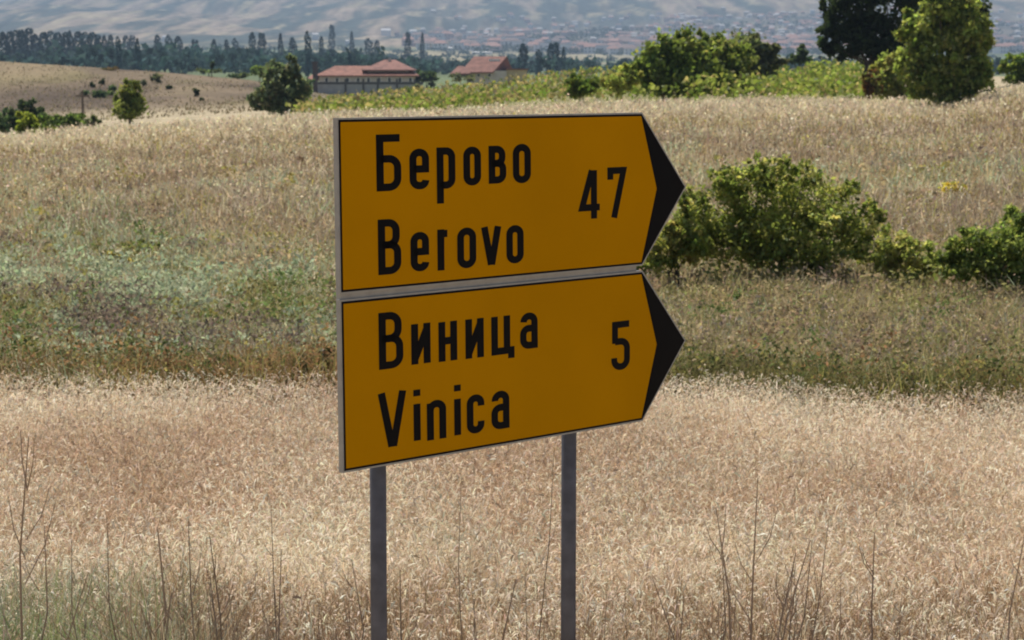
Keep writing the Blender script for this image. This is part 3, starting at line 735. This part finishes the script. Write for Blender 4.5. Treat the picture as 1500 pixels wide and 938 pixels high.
def vines():
    n = 60000
    px = rng.uniform(410, 1310, n); d = rng.uniform(84, 144, n); x = (px - CX) / F * CT * d
    row = np.abs(((d + x * .25) / 2.3) % 1 - .5) < .27
    edge = 86 + 40 * smooth(px, 1050, 960) * 0
    n1 = fbm(x / 4, d / 6, 81, 3)
    dens = np.where(px < 870, .20 + .6 * smooth(n1, .42, .58), np.where(px < 1000, .45, 1.0)) * smooth(px, 410, 470)
    gap = (px > 1080) & (px < 1180) & (d > 128)
    k = row & (rng.random(n) < dens) & ~gap
    px, d, x, n1 = px[k], d[k], x[k], n1[k]; n = len(x)
    h = np.where(px > 1000, 1.15, .85) * (.6 + .6 * vnoise(x / .9, d / .9, 82)) * rng.uniform(.1, 1, n) ** .6
    P = np.stack([x, d + rng.normal(0, .1, n), ground_z(x, d) + h], -1)
    pal = np.array([(.15, .20, .045), (.18, .22, .055), (.12, .165, .04), (.22, .24, .09)])
    C = pal[rng.integers(0, 4, n)]; tn = rng.random(n) < np.where(px < 900, .20 + .5 * smooth(fbm(x / 7, d / 9, 83, 3), .45, .6), .10); C[tn] = (.30, .25, .14)
    C = jitter(C * np.where(px < 900, .88, 1.0)[:, None], .15, .05)
    o = obj('vineyard', mesh_arrays('vineyard', *leafcloud_arrays(P, rng.uniform(.07, .17, n), C, .7)), M_leaf)
    tag(o, 'low yellow green vine rows on the slope behind the meadow', 'vineyard', kind='stuff')
vines()

# ------------------------------------------------------------------ post and farm buildings
M_wood = plain('weathered_wood', (.13, .10, .075), .9, nscale=6, namp=.3)
dpo = 150.; b0 = at(122, 190, dpo); zb = float(ground_z(b0[0], dpo)); tp = at(122, 133, dpo)
b = MB(); b.tube([(0, 0, -.3), (0, 0, tp[2] - zb)], [.11, .08], 8)
pr = b.build('wooden_post', M_wood, None, (b0[0], dpo, zb)); tag(pr, 'thin wooden post standing behind the bushes on the left', 'post')
b = MB(); b.box(-.5, .5, -.05, .05, tp[2] - zb - .45, tp[2] - zb - .33); b.build('cross_arm', M_wood, pr)

M_tile = plain('roof_tiles', (.23, .105, .075), .9, nscale=1.2, namp=.4)
M_tile2 = plain('roof_tiles_weathered', (.21, .10, .078), .9, nscale=1.2, namp=.4)
M_plaster = plain('plaster', (.55, .50, .45), .9, nscale=2, namp=.12)
M_cream = plain('cream_plaster', (.55, .45, .28), .9, nscale=2, namp=.12)
M_conc = plain('concrete', (.34, .34, .36), .9, nscale=1.5, namp=.15)
M_dark = plain('dark_metal_and_shade', (.07, .07, .08), .6)  # rail and pillars, also the painted shade under the porch eave
M_glass = plain('window_glass', (.05, .06, .07), .15)
M_white = plain('white_render', (.80, .79, .76), .8)

def hip_roof(mb, x0, x1, y0, y1, z0, z1, hip, m=0, th=.18):
    ym = (y0 + y1) / 2
    v = [(x0, y0, z0), (x1, y0, z0), (x1, y1, z0), (x0, y1, z0), (x0 + hip, ym, z1), (x1 - hip, ym, z1)]
    v2 = [(a, b, c - th) for a, b, c in v[:4]]
    mb.add(v + v2, [(0, 1, 5, 4), (1, 2, 5), (2, 3, 4, 5), (3, 0, 4), (6, 7, 1, 0), (7, 8, 2, 1), (8, 9, 3, 2), (9, 6, 0, 3), (9, 8, 7, 6)], m)

def farmhouse_long():
    D = 300.; s = D / F
    o = at(535, 138, D); root = empty('farmhouse', o)
    tag(root, 'long low farmhouse with orange tiled hipped roofs above a grey wall', 'house')
    X = lambda px: (px - 535) * s; Z = lambda py: (138 - py) * s
    b = MB(); b.box(X(468), X(606), 0, 8, -.5, Z(111)); b.box(X(538), X(598), 1, 9, Z(111) - .01, Z(104)); b.build('wall', M_plaster, root)
    b = MB(); hip_roof(b, X(463), X(612), -.5, 8.5, Z(111), Z(97), 2.5); b.build('roof', M_tile, root)
    b = MB(); hip_roof(b, X(530), X(606), .2, 9.8, Z(103), Z(88), 3.0); rf = b.build('roof', M_tile2, root)
    b = MB(); b.box(X(566), X(570), 4.2, 4.7, Z(94), Z(86)); b.build('chimney', M_plaster, rf)
    b = MB(); hip_roof(b, X(446), X(472), .6, 7, Z(117), Z(108), 1.2); b.build('porch_roof', M_tile, root)
    for k, px in enumerate(np.linspace(476, 598, 9)):
        b = MB(); b.box(X(px), X(px + 6), -.06, .05, Z(121), Z(114)); w = b.build('window', M_white, root)
        b = MB(); b.box(X(px) + .1, X(px + 6) - .1, -.09, -.062, Z(120.3), Z(114.7)); b.build('pane', M_glass, w)
    # yard wall in front
    o2 = at(535, 140, D - 6); root2 = empty('yard_wall', o2); tag(root2, 'grey concrete yard wall with dark top rail before the farmhouse', 'wall')
    s2 = (D - 6) / F; X2 = lambda px: (px - 535) * s2; Z2 = lambda py: (140 - py) * s2
    b = MB(); b.box(X2(464), X2(618), 0, .25, -.5, Z2(124)); b.build('wall_face', M_conc, root2)
    b = MB(); b.box(X2(462), X2(620), -.05, .30, Z2(124) + .002, Z2(120.5)); b.build('rail', M_dark, root2)
    for px in (505, 531, 552, 580, 606):
        b = MB(); b.box(X2(px), X2(px + 3), -.10, -.052, -.5, Z2(116)); b.build('pillar', M_dark, root2)
    o3 = at(462, 140, D - 9); b = MB(); b.box(-.32, .32, -.3, .3, -.5, 4.5); b.box(-.42, .42, -.4, .4, 4.5, 4.75)
    ch = b.build('chimney_stack', plain('sooty_brick', (.10, .08, .085), .9, nscale=4, namp=.3), None, o3); tag(ch, 'tall dark chimney at the left end of the farmhouse', 'chimney')

def farmhouse_gable():
    D = 320.; s = D / F
    o = at(715, 118, D); root = empty('farmhouse', o); tag(root, 'smaller farmhouse with a broad red gable roof above the sign', 'house')
    X = lambda px: (px - 715) * s; Z = lambda py: (118 - py) * s
    b = MB(); b.box(X(684), X(742), 0, 8, -.6, Z(104)); b.build('wall', M_plaster, root)
    # main roof: ridge running to the right, gable end on the right
    b = MB(); y0, y1, ym = -.7, 8.7, 4.; z0, z1 = Z(106), Z(83)
    xr = [X(672), X(694), X(748), X(736)]
    v = [(X(676), y0, z0), (X(722), y0, z0), (X(742), ym, z1), (X(694), ym, z1), (X(672), y1, z0), (X(752), y1, z0)]
    vb = [(a, bb, c - .2) for a, bb, c in v]
    b.add(v + vb, [(0, 1, 2, 3), (3, 2, 5, 4), (0, 3, 4), (1, 5, 2), (6, 9, 8, 7), (9, 10, 11, 8), (6, 7, 1, 0), (7, 8, 2, 1), (8, 11, 5, 2), (11, 10, 4, 5), (10, 6, 0, 4)])
    rf = b.build('roof', M_tile2, root)
    b = MB(); b.box(X(716), X(732), 2.6, 3.0, Z(91), Z(87)); b.build('skylight', M_white, rf)
    b = MB(); hip_roof(b, X(660), X(690), -1.2, 4, Z(108), Z(97), 1.2); b.build('porch_roof', M_tile2, root)
    b = MB(); b.box(X(674), X(688), -.9, -.5, Z(114), Z(107.9) - .2); b.build('eave_shade', M_dark, root)  # dark box standing in for the shade in the opening under the eave
    b = MB(); b.box(X(742) + .01, X(772), 1, 6, -.6, Z(103)); b.build('side_wing', M_cream, root)
    b = MB(); b.box(X(741), X(774), .7, 6.3, Z(103) + .002, Z(101)); b.build('wing_roof', M_tile2, root)
    for px in (698, 714):
        b = MB(); b.box(X(px), X(px + 6), -.06, .05, Z(113), Z(108)); w = b.build('window', M_white, root)
        b = MB(); b.box(X(px) + .1, X(px + 6) - .1, -.09, -.062, Z(112.4), Z(108.6)); b.build('pane', M_glass, w)
farmhouse_long(); farmhouse_gable()
plant('garden_tree', 'dark rounded tree at the right end of the long farmhouse', 'tree', 306, 622, [(622, 112, 14, 11), (634, 117, 10, 9)], 500, 3, G_blue, r0=.15, stems=1)
plant('garden_bush', 'green bush before the right part of the yard wall', 'bush', 288, 596, [(596, 130, 16, 7), (612, 128, 10, 7)], 420, 2.8, G_grey, r0=.05, stems=2)
plant('garden_tree', 'dark tree between the chimney and the grey green tree', 'tree', 280, 450, [(450, 126, 11, 12), (444, 134, 12, 9)], 500, 3, G_blue, r0=.12, stems=1)
plant('garden_bush', 'small green bush at the left foot of the smaller farmhouse', 'bush', 308, 668, [(668, 113, 12, 6), (690, 114, 10, 5)], 320, 2.8, G_grey, r0=.05, stems=2)

# ------------------------------------------------------------------ poplars and the far valley trees
def poplar_mesh(seed):
    n = 420; t = rng.uniform(.04, 1, n); r = .5 * np.clip(np.minimum(t / .12, 1) * (1 - t ** (5 + 2 * seed)) ** .45, 0, 1) * (.62 + .6 * vnoise(t * 7, t * 0 + seed, seed))
    a = rng.uniform(0, 6.28, n); q = rng.uniform(.3, 1, n) ** .5
    P = np.stack([np.cos(a) * r * q + .12 * np.sin(t * 5 + seed), np.sin(a) * r * q, t * .97], -1)
    C = jitter(np.tile(np.array((.045, .085, .098)), (n, 1)), .25, .05)  # leaf colour bluer than foliage, with some of the haze painted in
    V, T, CC = leafcloud_arrays(P, np.full(n, 1.0), C, .6)
    c = np.repeat(P, 4, 0); off = (V - c) * np.array([.13, .13, .045]); return mesh_arrays('crown', c + off, T, CC)
pop = [poplar_mesh(k) for k in range(5)]
mb = MB(); mb.tube([(0, 0, -.02), (0, 0, .1), (0, 0, .5)], [.035, .03, .012], 6); trunk_me = mb.mesh('trunk'); trunk_me.materials.append(M_bark)
for p in pop: p.materials.append(M_fleaf)
POP = [(8, 46, 98, 15), (17, 45, 98, 14), (26, 43, 98, 14), (35, 42, 98, 15), (44, 40, 98, 12), (55, 49, 98, 15), (66, 46, 98, 15), (77, 44, 98, 14), (88, 46, 98, 14), (98, 46, 98, 12),
       (105, 44, 98, 10), (116, 45, 98, 14), (127, 46, 98, 14), (138, 46, 98, 14), (144, 50, 98, 9), (155, 51, 90, 9), (163, 50, 90, 9), (174, 52, 101, 7), (186, 51, 88, 10), (194, 51, 88, 9), (203, 55, 103, 7),
       (231, 50, 96, 10), (248, 50, 92, 8), (262, 52, 92, 11), (285, 57, 92, 11), (315, 57, 92, 9), (332, 57, 92, 8), (345, 55, 90, 7), (370, 46, 97, 9), (383, 47, 96, 11), (412, 48, 92, 7), (428, 54, 90, 11),
       (451, 44, 104, 7), (471, 52, 92, 6), (486, 35, 76, 8), (516, 45, 78, 6), (512, 76, 98, 6), (540, 55, 86, 9), (552, 58, 86, 8), (597, 46, 88, 8), (619, 47, 86, 6), (765, 63, 99, 13), (789, 71, 99, 7),
       (806, 62, 97, 9), (814, 61, 97, 9), (825, 68, 92, 6)]
def poplar_label(px, pt):
    if px <= 150: return 'dark poplar in the dense tall row at the far left', 'dense poplar row at the far left'
    if px < 240: return 'dark poplar in the loose row just right of the dense poplar row', 'poplars right of the dense row'
    if px < 440: return 'hazy poplar in the tree belt behind the bare hill', 'poplars behind the bare hill'
    one = {451: 'tall slim poplar rising just left of the dark chimney', 471: 'thin poplar just right of the dark chimney', 486: 'highest and farthest poplar above the long farmhouse', 516: 'pale distant poplar above the middle of the long farmhouse',
           512: 'short dark poplar close behind the farmhouse roof', 540: 'left of the two squat poplars above the farmhouse ridge', 552: 'right of the two squat poplars above the farmhouse ridge', 597: 'thicker of two lone poplars between the farmhouses', 619: 'thinner of two lone poplars between the farmhouses',
           765: 'broad dark poplar beside the smaller farmhouse', 789: 'small slim poplar between the two broad ones by the smaller farmhouse', 806: 'left of the twin poplars right of the smaller farmhouse', 814: 'right of the twin poplars right of the smaller farmhouse', 825: 'last thin poplar at the end of the row right of the smaller farmhouse'}
    return one[px], 'single poplars around the farmhouses'
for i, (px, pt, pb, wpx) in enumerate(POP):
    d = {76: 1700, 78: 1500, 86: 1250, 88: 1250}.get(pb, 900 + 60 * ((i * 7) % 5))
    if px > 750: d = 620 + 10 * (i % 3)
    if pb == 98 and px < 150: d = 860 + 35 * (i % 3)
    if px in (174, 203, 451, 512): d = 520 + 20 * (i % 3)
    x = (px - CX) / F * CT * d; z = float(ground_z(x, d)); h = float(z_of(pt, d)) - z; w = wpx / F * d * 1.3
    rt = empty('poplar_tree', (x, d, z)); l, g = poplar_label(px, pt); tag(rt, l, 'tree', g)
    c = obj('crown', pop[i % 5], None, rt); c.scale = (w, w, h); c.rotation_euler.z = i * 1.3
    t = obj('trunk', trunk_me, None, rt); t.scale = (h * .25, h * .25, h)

def far_wood():
    """belts of broad-leaved trees in the valley: one mass of crowns"""
    parts = []
    n = 2300
    px = rng.uniform(-300, 1800, n); d = np.concatenate([rng.uniform(620, 1100, n // 2), rng.uniform(1100, 2700, n - n // 2)])
    x = (px - CX) / F * CT * d; q = fbm(x / 160, d / 240, 91, 3)
    k = (q > .33) & (rng.random(n) < np.where(px > 840, .45, 1)) & ~((px > 620) & (px < 760) & (d < 700)); px, d, x = px[k], d[k], x[k]
    for a, dd, xx in zip(px, d, x):
        z = float(ground_z(xx, dd)); hgt = rng.uniform(4, 9.5) * (1.0 if a < 560 else .7); m = 34
        r = np.array([rng.uniform(3, 7), 4, hgt * .5])
        P, i = lump_points(np.array([xx, dd, z + hgt * .55]), r, m, 7)
        P[:, 2] = np.maximum(P[:, 2], z + .3)
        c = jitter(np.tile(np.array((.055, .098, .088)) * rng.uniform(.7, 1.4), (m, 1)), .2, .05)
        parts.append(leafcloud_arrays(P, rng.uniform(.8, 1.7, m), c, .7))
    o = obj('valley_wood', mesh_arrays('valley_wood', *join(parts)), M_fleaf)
    tag(o, 'hazy blue green tree belts across the valley floor', 'wood', kind='stuff')
    parts = []
    n = 2600; px = rng.uniform(600, 1800, n); d = rng.uniform(2700, 4500, n); x = (px - CX) / F * CT * d
    kk = rng.random(n) < smooth(px - .12 * (d - 2700), 560, 760); px, d, x = px[kk], d[kk], x[kk]
    for a, dd, xx in zip(px, d, x):
        z = float(ground_z(xx, dd)); m = 12; r = np.array([rng.uniform(5, 12), 5, 4.5])
        P, i = lump_points(np.array([xx, dd, z + 3.5]), r, m, 5)
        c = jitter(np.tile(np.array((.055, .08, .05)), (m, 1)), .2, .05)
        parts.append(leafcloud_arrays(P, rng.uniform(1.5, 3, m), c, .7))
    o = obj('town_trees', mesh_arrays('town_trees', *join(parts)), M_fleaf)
    tag(o, 'dark trees scattered among the houses of the hillside town', 'wood', kind='stuff')
far_wood()

# ------------------------------------------------------------------ the hillside town
M_roofs = [plain('town_roof_red', (.36, .20, .16), .9), plain('town_roof_brown', (.22, .15, .13), .9), plain('town_roof_pale', (.46, .45, .45), .9)]
M_walls = [plain('town_wall_white', (.82, .80, .78), .9), plain('town_wall_rose', (.62, .48, .44), .9), plain('town_wall_ochre', (.60, .52, .38), .9)]
def house_mesh(w, l, h, rh, wall, roof, flat=False):
    b = MB(); b.box(-w / 2, w / 2, -l / 2, l / 2, -3, h, 0)
    if flat: b.box(-w / 2 - .3, w / 2 + .3, -l / 2 - .3, l / 2 + .3, h + .002, h + .5, 1)
    else: hip_roof(b, -w / 2 - .5, w / 2 + .5, -l / 2 - .5, l / 2 + .5, h + .2, h + rh, w * .18, 1)
    for k in range(3):
        for r_ in range(max(1, int(h // 3))):
            b.box(-w / 2 + (k + .35) * w / 3, -w / 2 + (k + .75) * w / 3, -l / 2 - .05, -l / 2 + .02, 1 + r_ * 3, 2.4 + r_ * 3, 2)
    me = b.mesh('house'); me.materials.append(wall); me.materials.append(roof); me.materials.append(M_glass); return me
HM = [house_mesh(11, 9, 6, 3, M_walls[0], M_roofs[0]), house_mesh(13, 10, 7, 3.2, M_walls[1], M_roofs[0]), house_mesh(10, 9, 6, 2.8, M_walls[2], M_roofs[1]),
      house_mesh(14, 9, 6.5, 3, M_walls[0], M_roofs[1]), house_mesh(16, 10, 8, 0, M_walls[0], M_roofs[2], True), house_mesh(9, 12, 5, 3.4, M_walls[1], M_roofs[1])]
cand = []
while len(cand) < 1100:
    px = rng.uniform(520, 1640); d = rng.uniform(2750, 5300)
    core = math.exp(-((px - 1080) / 260.) ** 2 - ((d - 3900) / 800.) ** 2)
    bandw = math.exp(-((d - 3150 - .6 * max(0, px - 620)) / 260.) ** 2) * float(smooth(px, 560, 700))
    q = float(fbm(px / 60, d / 300, 95, 2))
    p = (.10 + 1.0 * core + .45 * bandw) * float(smooth(px, 540, 660)) * (.3 + 1.4 * float(smooth(q, .35, .6))) * (1 - float(smooth(d, 4700, 5300)))
    if rng.random() < p: cand.append((px, d))
def hidden(px): return 935 < px < 1130 or 1195 < px < 1460
vis = [c for c in cand if 0 < c[0] < 1500]
vis.sort(key=lambda c: c[1] + (1500 if 1205 < c[0] < 1440 else 0))
main, rest = vis[:296], vis[296:] + [c for c in cand if not 0 < c[0] < 1500]
LAB = {0: ('small white house with a red roof in the far hillside town', 'white red roofed town houses'), 1: ('rose walled house with a red roof in the far hillside town', 'rose red roofed town houses'),
       2: ('ochre house with a brown roof in the far hillside town', 'ochre town houses'), 3: ('wide white house with a brown roof in the far hillside town', 'white brown roofed town houses'),
       4: ('long white flat roofed block in the far hillside town', 'white flat roofed town blocks'), 5: ('narrow rose house with a brown roof in the far hillside town', 'rose brown roofed town houses')}
for px, d in main:
    k = int(rng.choice(6, p=[.22, .14, .12, .20, .20, .12])); x = (px - CX) / F * CT * d
    o = obj('town_house', HM[k], None, None, (x, d, float(ground_z(x, d)))); o.rotation_euler.z = rng.uniform(-.6, .6); s = rng.uniform(.8, 1.25); o.scale = (s * 1.25, s * 1.25, s * 1.25)
    tag(o, LAB[k][0], 'house', LAB[k][1])
def town_rest():
    V, Fc, Mi = [], [], []; b = MB()
    for px, d in rest:
        x = (px - CX) / F * CT * d; z = float(ground_z(x, d)); w = rng.uniform(9, 14); l = rng.uniform(8, 11); h = rng.uniform(5, 8)
        b.box(x - w / 2, x + w / 2, d - l / 2, d + l / 2, z - 3, z + h, int(rng.integers(0, 3)))
        hip_roof(b, x - w / 2 - .5, x + w / 2 + .5, d - l / 2 - .5, d + l / 2 + .5, z + h + .2, z + h + 3, w * .18, 3 + int(rng.integers(0, 3)))
    o = b.build('town', M_walls + M_roofs); tag(o, 'dense mass of small red roofed houses farther up the hillside', 'town', kind='stuff')
town_rest()
for (px, py, wpx, hpx, d, lab) in ((248, 90, 14, 5, 700, 'low white shed in the valley behind the bare hill'), (462, 53, 9, 8, 2300, 'bright white building between poplars above the chimney'),
        (241, 56, 7, 7, 2300, 'small white building high behind the valley poplars'), (509, 62, 6, 6, 2000, 'small white building left of the pale distant poplar'), (565, 45, 14, 5, 2900, 'long white building at the left end of the town'),
        (605, 46, 10, 4, 3000, 'long pale building above the lone poplars'), (658, 72, 15, 5, 1900, 'long whitish hall between the two farmhouses'), (800, 90, 8, 6, 640, 'little white hut between the poplars by the smaller farmhouse'),
        (1268, 86, 12, 7, 420, 'white hut seen under the crown of the dark tree'), (706, 78, 30, 4, 1300, 'long flat cream building behind the smaller farmhouse')):
    if d > 690: d = ground_d(px, py + hpx / 2, 650, 6000)
    s = d / F; o = at(px, py + hpx / 2, d); w = wpx * s; h = hpx * s
    zg = float(ground_z(o[0], d)); zb = min(zg, o[2]) - .5
    if o[2] - zg > 1: o[2] = zg; h = max(h, float(z_of(py - hpx / 2, d)) - zg)
    r = empty('white_building', (o[0], d, o[2])); tag(r, lab, 'building')
    dp = max(3., w * .5)
    b = MB(); b.box(-w / 2, w / 2, 0, dp, zb - o[2], h * .8); b.build('wall', M_white, r)
    b = MB(); hip_roof(b, -w / 2 - .3, w / 2 + .3, -.3, dp + .3, h * .8 + .2, h * 1.05, w * .05); b.build('roof', M_walls[0], r)

# ------------------------------------------------------------------ dry weeds along the near edge
def weed(label, px0, d, pxt, pyt, stems=1, branch=3, rad=.0032, spread=.10, group=None, c=(.31, .225, .155), bl=.22, up=.5):
    x0 = (px0 - CX) / F * CT * d; base = np.array([x0, d, 0.0]); top = at(pxt, pyt, d) - base
    b = MB()
    for s in range(stems):
        tp = top.copy()
        if s: tp = tp * rng.uniform(.6, .95); tp[0] += rng.normal(0, spread * 1.3); tp[1] += rng.normal(0, spread)
        o = np.array([rng.normal(0, .012), rng.normal(0, .012), -.05]); wob = rng.normal(0, .018, 3) * [1, 1, 0]
        pts = [o, o * .6 + tp * .35 + wob, o * .3 + tp * .68 - wob * .6, tp]
        b.tube(pts, [rad * 1.25, rad, rad * .8, rad * .4], 4)
        for k in range(branch):
            f = rng.uniform(.35, .92); st = pts[1] * (1 - (f - .35) / .65) + pts[3] * ((f - .35) / .65)
            L = np.linalg.norm(tp) * bl * rng.uniform(.5, 1.2) * (1.2 - f * .6); a = rng.uniform(0, 6.28)
            e = st + np.array([math.cos(a) * L * (1 - up), math.sin(a) * L * (1 - up) * .6, L * rng.uniform(.6, 1.1)])
            mid = (st + e) / 2 + np.array([math.cos(a), 0, -.2]) * L * .08
            b.tube([st, mid, e], [rad * .65, rad * .5, rad * .3], 3)
    me = b.mesh('dry_weed'); cc = np.ones((len(me.vertices), 4), np.float32); cc[:, :3] = np.array(c) * rng.uniform(.8, 1.2)
    at_ = me.color_attributes.new('Col', 'FLOAT_COLOR', 'POINT'); at_.data.foreach_set('color', cc.ravel())
    o = obj('dry_weed', me, M_twig, None, base); tag(o, label, 'weed', group); return o
for a in (
    ('tallest dry weed stalk leaning right at the left edge', -8, 7.0, 42, 640, 1, 6, .0046),
    ('forked dry weed beside the tall stalk at the left', 22, 7.1, 65, 770, 2, 4, .0036),
    ('pale thin weed with a few side twigs over the green tuft', 96, 7.3, 105, 790, 2, 4, .0026),
    ('straight thin stalk right of the green tuft', 158, 7.4, 157, 775, 1, 3, .0028),
    ('dark stout dead stalk left of the sign posts', 214, 7.1, 231, 775, 2, 4, .0052),
    ('tall slim upright stalk next to the stout dead one', 272, 7.4, 276, 760, 1, 4, .0034),
    ('dry weed leaning left with two long stems', 330, 7.2, 307, 785, 2, 4, .0040),
    ('faint thin stalk standing left of the left post', 398, 7.5, 397, 740, 1, 3, .0026),
    ('brown pair of stems left of the left post', 392, 7.3, 412, 805, 2, 3, .0036),
    ('small weed tuft touching the left post', 522, 7.2, 515, 820, 3, 3, .0030),
    ('dark bent twig leaning left just right of the left post', 602, 7.2, 586, 835, 1, 2, .0040),
    ('slender tall weed between the two posts', 668, 7.6, 676, 700, 1, 3, .0022),
    ('dark crooked twig leaning right between the two posts', 690, 7.1, 756, 848, 1, 2, .0044),
    ('thin slanting stem left of the right post', 780, 7.7, 812, 655, 1, 1, .0022),
    ('large branching dry weed right of the posts', 1104, 7.2, 1110, 700, 4, 6, .0040),
    ('smaller leaning weed beside the large branching one', 1150, 7.2, 1190, 790, 3, 4, .0032),
    ('thin arching stem right of the large branching weed', 1190, 7.4, 1214, 760, 1, 3, .0026),
    ('lone straight dark stalk in the right half', 1292, 7.2, 1281, 780, 1, 2, .0038),
    ('stalk leaning right at the right edge', 1484, 7.1, 1502, 780, 1, 3, .0036),
    ('short twiggy weed left of the large branching one', 1062, 7.2, 1058, 815, 3, 4, .0032),
    ('short upright stalk right of the right post', 1000, 7.2, 1002, 872, 2, 3, .0034)):
    weed(*a)
for i in range(88):
    px = float(rng.choice([rng.uniform(150, 540), rng.uniform(560, 1000), rng.uniform(1000, 1500), rng.uniform(180, 400)]))
    zone = ('left of the left sign post' if px < 545 else 'between the two sign posts' if px < 825 else 'right of the right sign post')
    weed('short brown weed stalk along the bottom edge, ' + zone, px, rng.uniform(7.0, 7.9), px + rng.normal(0, 14), rng.uniform(830, 915), int(rng.integers(1, 4)), int(rng.integers(3, 6)), rng.uniform(.0010, .0021), .05, 'short brown weed stalks ' + zone)

# ------------------------------------------------------------------ haze
b = MB(); b.box(-11800, 11800, -450, 9200, -14, 700)
hz = b.build('haze', None); tag(hz, 'thin bluish summer haze over the valley', 'haze', kind='stuff')
m = bpy.data.materials.new('haze'); m.use_nodes = True; N = m.node_tree.nodes; N.clear()
out = N.new('ShaderNodeOutputMaterial'); pv = N.new('ShaderNodeVolumePrincipled')
pv.inputs['Color'].default_value = (.46, .60, .78, 1); pv.inputs['Density'].default_value = 2.05e-4; pv.inputs['Anisotropy'].default_value = 0.0
m.node_tree.links.new(pv.outputs[0], out.inputs['Volume']); hz.data.materials.append(m)
